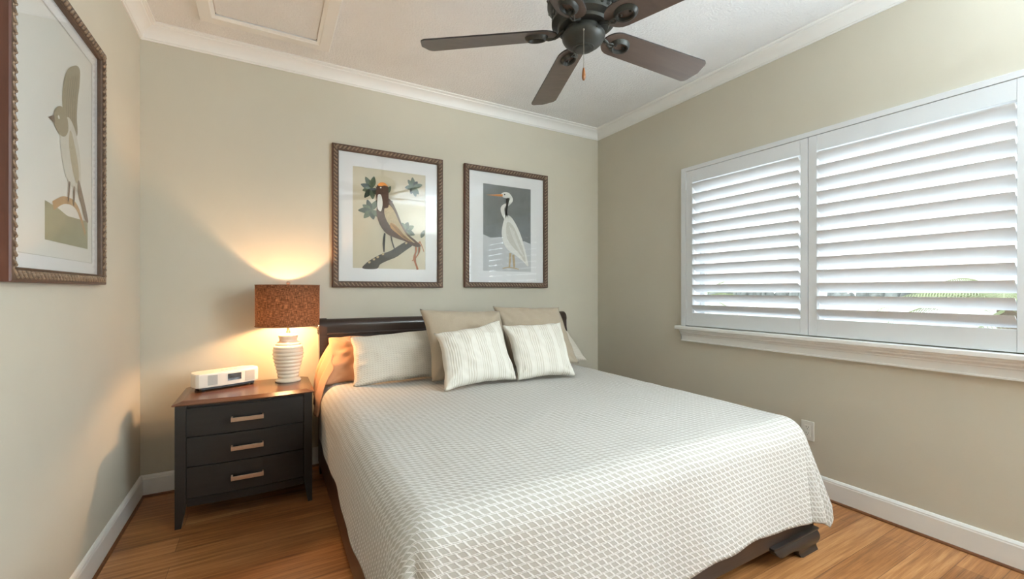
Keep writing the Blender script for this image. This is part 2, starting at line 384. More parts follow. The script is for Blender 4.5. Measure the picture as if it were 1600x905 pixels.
fill_win = thing('added_fill_window', 'added unseen window further along the window wall, for fill light', 'window'); fill_win['kind'] = 'structure'  # invented window out of view, put in to brighten the room
b = MB()
b.box(FX, XR, -1.09, -1.03, .79, 2.31, bev=.002).box(FX, XR, .23, .29, .79, 2.31, bev=.002).box(FX, XR, -1.03, .23, .79, .85, bev=.002).box(FX, XR, -1.03, .23, 2.25, 2.31, bev=.002)
b.build('casing', M['shutter'], fill_win)
MB().box(sxo+.012, sxo+.016, -1.03, .23, .85, 2.25).build('pane', M['glass'], fill_win)
def louver_bm(y0, y1, zc):
    b = MB(); tilt = math.radians(39); n = 14; prof = []
    for k in range(n):
        a = 2*PI*k/n; p = .0445*math.cos(a); q = .0055*math.sin(a)
        prof.append((p*math.cos(tilt)-q*math.sin(tilt), p*math.sin(tilt)+q*math.cos(tilt)))
    # first axis runs towards the room (-x) and up
    X0 = XR-.012
    b.loft([[(X0-u, y, zc+v) for u, v in prof] for y in (y0, y1)])
    return b
shutters = [('white shutter panel beside the back wall corner, narrower in view', 1.352, 2.205, 'left'), ('white shutter panel nearer the viewer, with larger looking louvers', .474, 1.349, 'right')]
LZ0, LZ1 = 1.033, 2.013
for lab, y0, y1, side in shutters:
    sh_ = thing('window_shutter', lab, 'window shutter', (0, 0, 0), 0, 'shutter panels of the window')
    sx0, sx1 = FX+.002, XR-.001
    sw = .046 if side == 'left' else .050
    sw2 = .060 if side == 'left' else .061
    ya, yb = y0+sw, y1-sw
    if side == 'left': ya, yb = y0+.042, y1-.058
    else: ya, yb = y0+.062, y1-.046
    for p, q in ((y0, ya), (yb, y1)): MB().box(sx0, sx1, p, q, .936, 2.103, bev=.002).build('stile', M['shutter'], sh_)
    MB().box(sx0+.001, sx1, ya, yb, .936, LZ0, bev=.002).build('bottom_rail', M['shutter'], sh_)
    MB().box(sx0+.001, sx1, ya, yb, LZ1, 2.103, bev=.002).build('top_rail', M['shutter'], sh_)
    for k in range(13):
        louver_bm(ya+.002, yb-.002, 1.066+.0753*k).build('louver', M['shutter'], sh_, ang=40)
    if side == 'left':
        for z in (1.09, 2.0): MB().box(FX-.004, FX+.003, y1-.004, y1+.006, z-.035, z+.035, bev=.001).build('hinge', M['shutter'], sh_)

# ------------------------------------------------------------------ framed prints
def art_mesh(name, parent, polys, mats, Wd, Ht):
    """flat printed sheet: list of (material index, outline in 0..1 sheet coords), each on its own hair-thin layer"""
    b = MB()
    b.quad([(-Wd/2, 0, -Ht/2), (Wd/2, 0, -Ht/2), (Wd/2, 0, Ht/2), (-Wd/2, 0, Ht/2)], 0)
    for i, (mi, pts) in enumerate(polys):
        y = -.00012*(i+1)
        f = b.bm.faces.new([b.bm.verts.new(((u-.5)*Wd, y, (v-.5)*Ht)) for u, v in pts]); f.material_index = mi
        bmesh.ops.triangulate(b.bm, faces=[f])
    bmesh.ops.recalc_face_normals(b.bm, faces=b.bm.faces[:])
    for f in b.bm.faces:
        if f.normal.y > 0: f.normal_flip()
    return b.build(name, mats, parent, recalc=False)
def spline(pts, closed=True, n=6):
    out = []; N = len(pts)
    rng = range(N) if closed else range(N-1)
    for i in rng:
        p0 = pts[(i-1) % N] if closed or i > 0 else pts[i]; p1 = pts[i]; p2 = pts[(i+1) % N]
        p3 = pts[(i+2) % N] if closed or i+2 < N else p2
        for k in range(n):
            t = k/n; t2, t3 = t*t, t*t*t
            out.append(tuple(.5*((2*p1[d])+(-p0[d]+p2[d])*t+(2*p0[d]-5*p1[d]+4*p2[d]-p3[d])*t2+(-p0[d]+3*p1[d]-3*p2[d]+p3[d])*t3) for d in range(2)))
    if not closed: out.append(pts[-1])
    return out
def stroke(pts, w0, w1, asp=1.0, n=6):
    c = spline(pts, False, n); L, R = [], []
    for i, p in enumerate(c):
        a = c[max(i-1, 0)]; q = c[min(i+1, len(c)-1)]; dx, dy = q[0]-a[0], (q[1]-a[1])*asp; m = math.hypot(dx, dy) or 1
        wd = (w0+(w1-w0)*i/(len(c)-1))/2; nx, ny = -dy/m*wd, dx/m*wd/asp
        L.append((p[0]+nx, p[1]+ny)); R.append((p[0]-nx, p[1]-ny))
    return L+R[::-1]
def leaf(x, y, ang, ln, wd, asp):
    a = math.radians(ang); out = []
    for t, s_ in [(0, 0), (.2, .7), (.45, 1), (.75, .7), (1, 0), (.75, -.7), (.45, -1), (.2, -.7)]:
        px, py = ln*t, wd*s_/2; out.append((x+px*math.cos(a)-py*math.sin(a), y+(px*math.sin(a)+py*math.cos(a))/asp))
    return spline(out, True, 3)
FW, FH, FT = .81, 1.005, .032                             # frame outside size, thickness
def picture(label, x, y, z, rz, pw, ph, polys, mats, roll=0, lip=False):
    pic = thing('framed_print', label, 'picture', (x, y, z), rz, 'framed bird prints')
    if roll: pic.rotation_euler = (0, roll, rz)
    prof = [(0, 0), (0, -.026), (.004, -.030), (.010, -.031), (.030, -.027), (.036, -.024), (.040, -.026), (.043, -.022), (.043, -.010), (.036, -.004)]
    b = MB(); secs = []
    for sx, sz in ((-1, -1), (1, -1), (1, 1), (-1, 1)):
        secs.append([(sx*(FW/2-o), d, sz*(FH/2-o)) for o, d in prof])
    b.loft(secs, closed_path=True)
    for f in b.bm.faces:                                  # the outer edge keeps its red-brown stain
        c = f.calc_center_median(); ed = max(abs(c.x)-FW/2, abs(c.z)-FH/2)
        f.material_index = 0 if ed > -.003 else 1
    fr = b.build('frame', [M['frame'], M['bronze']], pic, ang=30)
    b = MB()                                              # carved leaf running along each side
    def run(L, place):
        n = int(L/.0265)
        for k in range(n):
            p = -L/2+(k+.5)*L/n
            for (dp, do, r1, r2, an) in ((0, .021, .0150, .0058, 52), (.010, .013, .0065, .0038, -20), (-.008, .030, .0062, .0036, -20)):
                place(p+dp, do, r1, r2, an)
    def pl(side):
        def f(p, do, r1, r2, an):
            a = math.radians(an)
            if side in 'tb':
                sz = 1 if side == 't' else -1
                b.ell((p, -.0285, sz*(FH/2-do)), r1, .0060, r2, Matrix.Rotation(-a*sz, 3, 'Y'), 0, 7, 5)
            else:
                sx_ = 1 if side == 'r' else -1
                b.ell((sx_*(FW/2-do), -.0285, p), r2, .0060, r1, Matrix.Rotation(a*sx_, 3, 'Y'), 0, 7, 5)
        return f
    run(FW-.03, pl('t')); run(FW-.03, pl('b')); run(FH-.03, pl('l')); run(FH-.03, pl('r'))
    b.build('carving', M['ornament'], fr, smooth=True)
    b = MB()                                              # mat with a window
    mw, mh = FW/2-.041, FH/2-.041; iw, ih = pw/2, ph/2
    y0, y1 = -.010, -.0075
    b.box(-mw, -iw, y0, y1, -mh, mh).box(iw, mw, y0, y1, -mh, mh).box(-iw, iw, y0, y1, ih, mh).box(-iw, iw, y0, y1, -mh, -ih)
    b.build('mat_board', M['mat'], pic)
    o = art_mesh('print', pic, polys, mats, pw+.004, ph+.004); o.location = (0, -.0062, 0)
    MB().box(-mw, mw, -.0145, -.0125, -mh, mh).build('glass', M['picglass'], pic)
    MB().box(-mw, mw, -.005, -.001, -mh, mh).build('backing_board', M['framedark'], pic)
    return pic
def ink(name, r, g, bl, var=.12, sc=60): return m_plain(name, srgb(r, g, bl), .85, .15, var=var, sc=sc)
I = dict(paper=ink('aged_paper', 205, 196, 172, .03, 8), green=ink('leaf_green_ink', 92, 104, 82, .25, 50), dkgreen=ink('dark_green_ink', 62, 72, 60, .25, 50), brown=ink('brown_ink', 92, 72, 62), dark=ink('dark_bark_ink', 62, 58, 54, .3, 70),
         buff=ink('buff_feather_ink', 186, 166, 130, .12, 90), tan=ink('tan_feather_ink', 176, 138, 92, .15, 90), orange=ink('orange_ink', 226, 150, 82, .1), rust=ink('rust_ink', 168, 96, 56), white=ink('white_ink', 228, 228, 222, .03), gry=ink('grey_ink', 120, 124, 124, .1, 12),
         blue=ink('slate_ink', 92, 98, 100), sheet=ink('pale_sheet', 226, 226, 220, .01), olive=ink('olive_grey_ink', 142, 132, 108, .12, 70), olive2=ink('pale_olive_ink', 176, 166, 140, .1, 70), grass=ink('grey_green_ink', 146, 146, 116, .06, 20), mist=ink('pale_mist_ink', 196, 199, 200, .04, 10), feath=ink('pale_feather_ink', 206, 204, 194, .05, 60), line=ink('plate_line', 196, 196, 190, .02))
# first print: a plain long-necked brown bird on a bough among leaves
A = .74
mats1 = [I[k] for k in ('paper', 'green', 'dkgreen', 'brown', 'dark', 'buff', 'tan', 'orange', 'rust', 'white', 'blue')]
P1 = []
def cluster(P, x, y, angs, ln, wd, asp, cols=(1, 2)):
    for i, a in enumerate(angs): P.append((cols[i % len(cols)], leaf(x, y, a, ln*(1-.12*(i % 3)), wd, asp)))
ASP1 = .73/.534
P1.append((4, stroke([(.40, .66), (.42, .75), (.44, .80)], .012, .008, ASP1)))
P1.append((4, stroke([(.46, .62), (.36, .78), (.30, .82)], .012, .008, ASP1)))
cluster(P1, .25, .80, (120, 165, 200, 235, 275, 320, 80), .17, .075, ASP1)
cluster(P1, .44, .76, (60, 110, 150, 210, 265), .13, .06, ASP1)
cluster(P1, .24, .58, (60, 110, 150, 185, 230, 285, 330), .17, .075, ASP1)
cluster(P1, .42, .66, (20, 80, 140, 330), .12, .055, ASP1)
cluster(P1, .82, .86, (95, 130, 55, 20, 190, 250, 285, 310), .14, .065, ASP1, (1, 1, 2))
cluster(P1, .70, .40, (30, 70, 110, 340, 300, 260), .15, .08, ASP1)
P1.append((2, leaf(.93, .335, 65, .13, .06, ASP1)))
P1.append((4, spline([(.13, .0), (.17, .05), (.26, .10), (.38, .15), (.50, .185), (.60, .235), (.72, .29), (.82, .31), (.86, .29), (.80, .245), (.70, .19), (.58, .125), (.46, .085), (.36, .045), (.31, .0)])))
for x, y in ((.2, .055), (.26, .085), (.31, .11), (.38, .14), (.74, .285), (.70, .265), (.78, .295)): P1.append((5, leaf(x, y, 30, .04, .03, ASP1)))
P1.append((8, stroke([(.85, .29), (.86, .20), (.83, .12), (.87, .03), (.88, .0)], .02, .03, ASP1)))
P1.append((8, stroke([(.90, .29), (.91, .20), (.86, .13), (.80, .09)], .018, .01, ASP1)))
P1.append((8, stroke([(.91, .30), (.95, .24), (.97, .19)], .016, .01, ASP1)))
P1.append((4, stroke([(.50, .36), (.52, .28), (.55, .21)], .022, .016, ASP1)))
P1.append((4, stroke([(.42, .36), (.40, .26), (.41, .17)], .022, .016, ASP1)))
P1.append((3, spline([(.93, .25), (.86, .30), (.74, .37), (.66, .46), (.58, .60), (.50, .70), (.40, .72), (.33, .66), (.31, .56), (.35, .45), (.44, .36), (.56, .32), (.70, .29), (.84, .24)])))
P1.append((5, spline([(.84, .28), (.72, .36), (.62, .48), (.55, .59), (.48, .65), (.42, .62), (.42, .54), (.48, .45), (.58, .38), (.70, .32)])))
P1.append((6, spline([(.80, .29), (.68, .36), (.58, .44), (.50, .47), (.50, .42), (.58, .37), (.70, .31)])))
for k in range(4): P1.append((3, stroke([(.80-.03*k, .285+.008*k), (.69-.03*k, .345+.012*k), (.60-.03*k, .42+.014*k)], .006, .004, ASP1)))
P1.append((3, spline([(.34, .62), (.31, .70), (.30, .78), (.33, .845), (.40, .865), (.46, .835), (.47, .78), (.47, .70), (.46, .62)])))
P1.append((9, spline([(.325, .60), (.32, .68), (.33, .74), (.37, .74), (.39, .66), (.37, .58)])))
P1.append((7, spline([(.325, .835), (.36, .865), (.42, .866), (.46, .835), (.42, .84), (.37, .83)])))
P1.append((10, leaf(.315, .80, 195, .10, .03, ASP1)))
P1.append((9, leaf(.355, .815, 0, .022, .02, ASP1)))
# second print: a plain tall white wading bird with an orange bill
mats2 = [I[k] for k in ('gry', 'mist', 'white', 'feath', 'orange', 'buff', 'dark', 'rust')]
ASP2 = .73/.468
P2 = []
P2.append((1, spline([(-.0, .0), (1.0, .0), (1.0, .33), (.8, .40), (.55, .36), (.35, .44), (.15, .40), (0, .46)], True, 4)))
P2 = [(1, [(0, 0), (1, 0), (1, .34), (.85, .37), (.6, .335), (.35, .40), (.15, .385), (0, .42)])]
P2.append((5, stroke([(.56, .22), (.55, .12), (.54, .05)], .05, .03, ASP2)))
P2.append((5, stroke([(.62, .20), (.64, .10), (.64, .05)], .05, .03, ASP2)))
P2.append((5, stroke([(.40, .035), (.52, .05), (.66, .04), (.74, .03)], .02, .02, ASP2)))
P2.append((2, spline([(.44, .62), (.40, .54), (.38, .44), (.42, .33), (.52, .25), (.66, .20), (.82, .13), (.94, .07), (.92, .16), (.86, .30), (.78, .44), (.68, .56), (.58, .64), (.50, .66)])))
P2.append((3, spline([(.50, .58), (.47, .48), (.50, .38), (.60, .30), (.74, .22), (.88, .12), (.84, .26), (.74, .40), (.62, .54)])))
for k in range(4): P2.append((2, stroke([(.54+.03*k, .54-.02*k), (.62+.03*k, .40-.02*k), (.78+.02*k, .22-.01*k)], .010, .006, ASP2)))
P2.append((2, stroke([(.50, .60), (.42, .67), (.40, .74), (.50, .79), (.58, .84), (.54, .895), (.46, .90)], .085, .055, ASP2)))
P2.append((2, spline([(.36, .885), (.40, .918), (.48, .93), (.55, .915), (.57, .88), (.50, .86), (.42, .862)])))
P2.append((4, [(.40, .90), (.40, .872), (.06, .868)]))
P2.append((7, [(.40, .884), (.40, .878), (.06, .868)]))
P2.append((6, leaf(.425, .898, 0, .03, .03, ASP2)))
# third print (left wall): a plain brown bird with one raised wing above a green bank
pw3, ph3 = .62, .83
ASP3 = ph3/pw3
mats3 = [I[k] for k in ('sheet', 'olive', 'olive2', 'grass', 'tan', 'brown', 'white', 'feath', 'line')]
P3 = []
for (u0, v0, u1, v1) in ((.0, .0, 1, .006), (0, .994, 1, 1), (0, 0, .008, 1), (.992, 0, 1, 1)): P3.append((8, [(u0, v0), (u1, v0), (u1, v1), (u0, v1)]))
P3.append((3, [(.30, .07), (.92, .07), (.92, .205), (.60, .195), (.45, .215), (.30, .225)]))
P3.append((4, stroke([(.40, .215), (.56, .26), (.74, .25), (.88, .14)], .05, .03, ASP3)))
P3.append((1, spline([(.56, .58), (.52, .68), (.54, .77), (.60, .84), (.70, .89), (.76, .905), (.79, .89), (.78, .82), (.75, .75), (.73, .68), (.74, .58)])))
for k in range(5): P3.append((5, stroke([(.58+.028*k, .60), (.585+.03*k, .71+.01*k), (.62+.031*k, .81+.012*k)], .004, .003, ASP3)))
P3.append((7, spline([(.50, .57), (.50, .47), (.55, .38), (.66, .33), (.78, .33), (.80, .42), (.77, .52), (.70, .60), (.60, .63)])))
P3.append((2, spline([(.64, .58), (.72, .50), (.77, .40), (.72, .36), (.65, .43), (.61, .52)])))
P3.append((1, spline([(.40, .56), (.42, .615), (.50, .65), (.58, .63), (.60, .57), (.54, .53), (.46, .53)])))
P3.append((5, [(.41, .59), (.42, .555), (.33, .56)]))
P3.append((6, leaf(.455, .595, 0, .025, .022, ASP3)))
P3.append((5, spline([(.76, .38), (.82, .33), (.90, .24), (.92, .20), (.86, .21), (.80, .27), (.74, .33)])))
P3.append((5, stroke([(.62, .35), (.61, .30), (.60, .26)], .022, .014, ASP3)))
P3.append((5, stroke([(.69, .34), (.69, .29), (.68, .25)], .022, .014, ASP3)))
picture('framed print of a brown bird among green leaves, hung nearer the lamp', .795, YB-.001, 1.726, 0, .534, .728, P1, mats1)
picture('framed print of a white bird on dark grey, hung nearer the window', 1.790, YB-.001, 1.729, 0, .466, .728, P2, mats2)
picture('framed print of an olive grey bird on the left wall', XL+.001, 2.112, 1.727, PI/2, pw3, ph3, P3, mats3, roll=0)

# ------------------------------------------------------------------ bed
bed = thing('sleigh_bed', 'dark mahogany sleigh bed with rolled headboard and bracket feet', 'bed', (1.262, 2.1, 0))
def loc(o, base=(1.262, 2.1, 0)): o.location = (-base[0], -base[1], -base[2]); return o
BX0, BX1, BY0 = .300, 2.216, 1.056
# headboard: sleigh profile in (y,z)
prof = [(3.085, .10), (3.085, .60), (3.088, .72), (3.096, .82), (3.108, .89)]
for k in range(13):
    a = math.radians(195-k*19); prof.append((3.150+.045*math.cos(a), .963+.046*math.sin(a)))
prof += [(3.160, .905), (3.150, .86), (3.136, .80), (3.128, .72), (3.125, .60), (3.125, .10)]
b = MB(); b.prism(prof, 'x', .345, 2.262)
b.box(.345, 2.262, 3.078, 3.090, .905, .918, bev=.003)
hb = loc(b.build('headboard', M['bed'], bed, ang=35))
def post(x0, x1):
    b = MB(); pp = [(3.072, .0), (3.072, .62), (3.075, .73), (3.082, .82), (3.093, .885)]
    for k in range(15):
        a = math.radians(200-k*17.5); pp.append((3.150+.058*math.cos(a), .957+.058*math.sin(a)))
    pp += [(3.172, .89), (3.160, .85), (3.146, .79), (3.140, .72), (3.137, .60), (3.137, 0)]
    b.prism(pp, 'x', x0, x1)
    for rr in (.05, .034, .018):
        b.tube([(x0-.001 if x0 < 1 else x1+.001, 3.150+rr*math.cos(a*PI/8), .957+rr*math.sin(a*PI/8)) for a in range(16)], .004, 6, closed=True, upv=(1, 0, 0))
    return loc(b.build('headboard_post', M['bed'], hb if False else bed, ang=35))
post(.297, .345); post(2.262, 2.312)
for x0, x1 in ((.288, .322), (2.190, 2.216)):
    loc(MB().box(x0, x1, BY0+.03, 3.08, .085, .40, bev=.004).build('side_rail', M['rail'], bed))
fp = [(1.056, .092), (1.056, .28), (1.054, .295), (1.058, .308), (1.068, .312), (1.084, .310), (1.088, .295), (1.086, .28), (1.086, .092)]
b = MB(); b.prism(fp, 'x', BX0, BX1); loc(b.build('footboard', M['bed'], bed, ang=35))
def bracket(xc, sgn):
    """ogee bracket foot at a foot-end corner, cut out below, bulging in front"""
    low = [(0, 0), (.125, 0), (.136, .004), (.148, .024), (.160, .040), (.178, .050), (.205, .056), (.24, .058), (.275, .055), (.30, .054), (.318, .060), (.334, .074), (.346, .088), (.354, .094)]
    def lowz(d):
        for (a, za), (c, zc) in zip(low, low[1:]):
            if a <= d <= c: return za+(zc-za)*(d-a)/(c-a)
        return .094
    def fy(z): 
        t = z/.1
        return 1.046-.014*math.sin(PI*min(1, max(0, (t-.22)/.78)))-(.008*(1-t/.22) if t < .22 else 0)
    def ex(z): return 1.046-fy(z)                          # the same swell on the outer side
    ds = sorted(set([k*.0118 for k in range(31)]+[d for d, _ in low])); nz = 12
    b = MB(); F, B = [], []
    for d in ds:
        z0 = lowz(d); cf, cb = [], []
        for k in range(nz+1):
            z = z0+(.098-z0)*k/nz
            x = xc-sgn*(d-(ex(z)*.55 if d < .001 else 0))
            cf.append(b.bm.verts.new((x, fy(z), z))); cb.append(b.bm.verts.new((x, 1.072, z)))
        F.append(cf); B.append(cb)
    n = len(ds)
    for i in range(n-1):
        for k in range(nz):
            b.bm.faces.new((F[i][k], F[i+1][k], F[i+1][k+1], F[i][k+1])); b.bm.faces.new((B[i][k], B[i][k+1], B[i+1][k+1], B[i+1][k]))
        b.bm.faces.new((F[i][0], B[i][0], B[i+1][0], F[i+1][0])); b.bm.faces.new((F[i][nz], F[i+1][nz], B[i+1][nz], B[i][nz]))
    for i in (0, n-1):
        for k in range(nz): b.bm.faces.new((F[i][k], F[i][k+1], B[i][k+1], B[i][k]))
    x0, x1 = sorted((xc+sgn*.004, xc-sgn*.358))
    b.box(x0, x1, 1.034, 1.060, .095, .105, bev=.003)
    xs0, xs1 = sorted((xc, xc-sgn*.03))
    b.prism([(1.068, 0), (1.068, .098), (1.36, .098), (1.34, .07), (1.30, .055), (1.24, .055), (1.20, .04), (1.19, 0)], 'x', xs0, xs1)
    return loc(b.build('bracket_foot', M['bracket'], bed, ang=40))
bracket(2.216, 1); bracket(.300, -1)
loc(MB().box(.315, 2.20, 1.10, 3.075, .24, .592, bev=.04).build('mattress', M['matt'], bed, ang=40))

# bedspread
CX0, CX1, CY0, CY1 = .283, 2.212, 1.050, 2.99
ZT = .606; RAD = .105
ARC = RAD*PI/2
def drop(a, k):
    if a < ARC: return RAD*math.sin(a/RAD), RAD*(1-math.cos(a/RAD))
    e = a-ARC; return RAD+k*e, RAD+math.sqrt(1-k*k)*e
def spread(s, t):
    """s, t: cloth metres measured from the inner top rectangle's corner (left, foot)"""
    x0, x1, y0 = CX0+RAD, CX1-RAD, CY0+RAD
    Wt = x1-x0
    a = -s if s < 0 else (s-Wt if s > Wt else 0); sg = -1 if s < 0 else 1
    bq = -t if t < 0 else 0
    bx = min(max(s, 0), Wt)+x0; by = max(t, 0)+y0
    top = ZT+.006*noise.noise(Vector((bx*2.3, by*2.3, 1.7)))+.004*noise.noise(Vector((bx*7, by*7, 5.1)))+.007*max(0, noise.noise(Vector((bx*9+by*2, by*1.6-bx, 8.3)))-.05)
    # soft crown of the mattress
    if a == 0 and bq == 0: return (bx, by, top)
    d = (a**5+bq**5)**.2 if (a > 0 and bq > 0) else max(a, bq)
    th = math.atan2(bq, a) if (a > 0 and bq > 0) else (0 if a > 0 else PI/2)
    cor = math.sin(2*th) if (a > 0 and bq > 0) else 0
    k = .10+.03*noise.noise(Vector((bx*1.3, by*1.3, 3)))
    if a > 0 and bq == 0: k = .0 if sg < 0 else .06
    o, dn = drop(d, k)
    g = min(1, max(0, (dn-.06)/.34))
    # ripples in the hanging part
    if bq > 0 and a == 0:
        o += g*(.010*math.sin(bx*9+1)+.012*noise.noise(Vector((bx*4.5, 2.2, dn*1.2))))
    elif a > 0 and bq == 0:
        o += g*(.006*math.sin(by*8)+.012*noise.noise(Vector((by*4.2, 7.7, dn*1.5))))
    else:
        u = th/(PI/2)
        o += g*(.075*cor*(1-.95*math.exp(-((u-.60)/.085)**2)) - .0*cor + .02*math.sin(u*PI*5)*cor)
    dx, dy = (a, bq) if (a or bq) else (0, 0)
    m = math.hypot(dx, dy); dx, dy = dx/m*sg, dy/m
    return (bx+dx*o, by-dy*o, top*1.0-dn)
def spread_bm():
    b = MB(); Wt = CX1-CX0-2*RAD; Lt = CY1-CY0-RAD
    ovS, ovF = .465, .475
    nu, nv = 220, 210
    def st(u, v):
        s = -ovS+u*(Wt+2*ovS); t = -ovF+v*(Lt+ovF)
        # hem is not quite level: the side hem rises towards the pillows
        by = max(t, 0)
        if s < 0: s *= (1-.16*min(1, by/1.3)+.02*math.sin(by*11))
        if s > Wt: s = Wt+(s-Wt)*(1-.1*min(1, by/1.3))
        if t < 0:
            xx = min(max(s, 0), Wt); t *= (1+.022*math.sin(xx*8.5+.6)+.010*math.sin(xx*23)+.04*max(0, xx-1.45)/.3-.03*noise.noise(Vector((xx*5, 0, 0))))
        return s, t
    b.grid(nu, nv, lambda u, v: spread(*st(u, v)), lambda u, v: st(u, v))
    return b
cover = spread_bm().build('bedspread', M['spread'], recalc=True)
sm = cover.modifiers.new('thickness', 'SOLIDIFY'); sm.thickness = .004; sm.offset = 1
tag(cover, 'ivory lattice weave bedspread draped over the whole bed', 'bedspread')

# pillows from four corners
def pillow(TL, TR, BR, BL, thick, seed=0, pinch=.06, back=.55, n=44, wr=.006, sagb=0):
    TL, TR, BR, BL = map(Vector, (TL, TR, BR, BL)); cen = (TL+TR+BR+BL)/4
    ux = ((TR-TL)+(BR-BL)); wdt = ux.length/2; ux.normalize()
    uz = ((TL-BL)+(TR-BR)); hgt = uz.length/2; uz.normalize()
    nrm = ux.cross(uz).normalized()                       # points to the viewer's side for a left-to-right pillow
    b = MB()
    def surf(side):
        def f(a, c):
            u, v = 2*a-1, 2*c-1
            uu = u*(1-pinch*(1-v*v)*abs(u)**2); vv = v*(1-pinch*(1-u*u)*abs(v)**2)
            p = (BL*(1-uu)*(1-vv)+BR*(1+uu)*(1-vv)+TR*(1+uu)*(1+vv)+TL*(1-uu)*(1+vv))/4
            e = max(0, (1-u*u)*(1-v*v))
            h = thick*e**.42*(1+.12*noise.noise(Vector((u*1.3+seed, v*1.3, seed))) - sagb*v)
            h *= side if side > 0 else -back
            ev = .010*max(abs(u), abs(v))**6*noise.noise(Vector((u*2.6+seed*5, v*2.6, 9.1)))
            p = p+(uz if abs(v) > abs(u) else ux)*ev
            w_ = wr*e**.3*(noise.noise(Vector((u*3+seed*3, v*3, seed)))+.6*noise.noise(Vector((u*7, v*5+seed*2, seed)))+.9*max(0, noise.noise(Vector((u*2.2+v*3.1+seed, u*.8-v*.6, seed*2)))-.12)-.5*abs(noise.noise(Vector((u*4.5+seed, v*2.5, 4.4)))))
            # creases running in from the corners
            cr_ = .0
            for cu, cv in ((-1, -1), (1, -1), (-1, 1), (1, 1)):
                r = math.hypot(u-cu, v-cv); an = math.atan2(v-cv, u-cu); cr_ += math.exp(-(r/.55)**2)*math.sin(an*9+seed)*.010*min(1, r/.15)*(e > 0)
            return p+nrm*(h+(w_+cr_*e**.25)*(1 if side > 0 else .3))
        return f
    uvf = lambda a, c: (a*wdt, c*hgt)
    b.grid(n, n, surf(1), uvf); b.grid(n, n, surf(-1), uvf)
    bmesh.ops.remove_doubles(b.bm, verts=b.bm.verts[:], dist=.0004)
    return b
def mkpillow(name, label, mat, group, *args, **kw):
    o = pillow(*args, **kw).build(name, mat, smooth=True); return tag(o, label, 'pillow', group)
mkpillow('bed_pillow', 'tan cotton pillow at the lamp end, open case spilling off the mattress', M['tan'], None,
         (.350, 3.045, .895), (.90, 3.045, .90), (.92, 2.92, .615), (.300, 2.90, .612), .06, seed=3, n=44, wr=.014, pinch=.04)
b = MB()                                                  # loose end of the tan case, hanging beside the mattress
def flap(a, c):
    # a along the hanging length (top to hem), c across
    top = Vector((.36, 2.90+.13*c, .70+.17*c)); hem = Vector((.262+.015*c, 2.82+.20*c, .44+.10*c))
    p = top.lerp(hem, a); out = math.sin(PI*min(1, a*1.0))*.045
    rip = .016*math.sin(c*15+a*3)*(.25+a)
    return (max(.243, p.x-out*.55+rip), p.y-rip*.7, p.z+out*.5)
b.grid(26, 26, flap, lambda a, c: (a*.4, c*.3))
fl = b.build('loose_case_end', M['tan'], bpy.data.objects['bed_pillow'])
fl.modifiers.new('thickness', 'SOLIDIFY').thickness = .004
mkpillow('quilted_pillow', 'ivory lattice pillow lying against the headboard beside the lamp', M['quilt'], 'lattice pillows',
         (.455, 2.895, .905), (1.10, 2.90, .930), (1.12, 2.77, .622), (.455, 2.755, .616), .085, seed=5, pinch=.05, wr=.010)
mkpillow('quilted_pillow', 'ivory lattice pillow half hidden behind the cushion nearest the window wall', M['quilt'], 'lattice pillows',
         (1.60, 3.01, .92), (2.20, 2.99, .905), (2.295, 2.78, .625), (1.60, 2.84, .630), .06, seed=8, pinch=.05, wr=.010)
mkpillow('square_pillow', 'large oatmeal linen square pillow overlapping the lamp side lattice pillow', M['linen'], 'oatmeal square pillows',
         (.885, 2.790, 1.080), (1.485, 2.80, 1.050), (1.49, 2.60, .635), (.89, 2.585, .630), .085, seed=11, pinch=.07, wr=.012)
mkpillow('square_pillow', 'large oatmeal linen square pillow nearer the window wall', M['linen'], 'oatmeal square pillows',
         (1.462, 2.86, 1.085), (2.045, 2.84, 1.068), (2.08, 2.63, .64), (1.49, 2.65, .64), .075, seed=14, pinch=.07, wr=.012)
mkpillow('striped_cushion', 'cream ribbed cushion nearest the lamp, tipped to one side', M['rib'], 'cream ribbed cushions',
         (.895, 2.545, .938), (1.352, 2.56, 1.000), (1.405, 2.40, .628), (.885, 2.345, .622), .088, seed=17, pinch=.10, wr=.010)
mkpillow('striped_cushion', 'cream ribbed cushion nearest the window wall', M['rib'], 'cream ribbed cushions',
         (1.382, 2.58, .968), (1.855, 2.555, .970), (1.800, 2.31, .622), (1.385, 2.37, .624), .080, seed=20, pinch=.10, wr=.010)

# ------------------------------------------------------------------ nightstand
NX0, NX1, NY0, NY1, NZ = -.405, .222, 2.712, 3.165, .637
ns = thing('nightstand', 'black three drawer nightstand with bowed front and sabre legs', 'nightstand', ((NX0+NX1)/2, (NY0+NY1)/2, 0))
nb = ((NX0+NX1)/2, (NY0+NY1)/2, 0)
def bow(x, e=0): 
    u = (x-(NX0+NX1)/2)/((NX1-NX0)/2); return NY0-e-.022*max(0, 1-u*u)
xs = [NX0+(NX1-NX0)*k/20 for k in range(21)]
b = MB()                                                  # top with a wide sloped border
def topring(ex, z):
    return [(max(NX0-ex, min(NX1+ex, x+(x-nb[0])*ex/.31)), bow(x, ex), z) for x in xs]+[(NX1+ex, NY1+min(ex, .005), z), (NX0-ex, NY1+min(ex, .005), z)]
b.loft([topring(.006, NZ-.020), topring(.012, NZ-.017), topring(.012, NZ-.012), topring(-.028, NZ)])
loc(b.build('top', M['nighttop'], ns), nb)
b = MB(); b.prism([(x, bow(x, -.014)) for x in xs if NX0+.03 < x < NX1-.03]+[(NX1-.01, NY1-.005), (NX0+.01, NY1-.005)], 'z', .115, NZ-.02)
loc(b.build('carcase', M['night'], ns), nb)
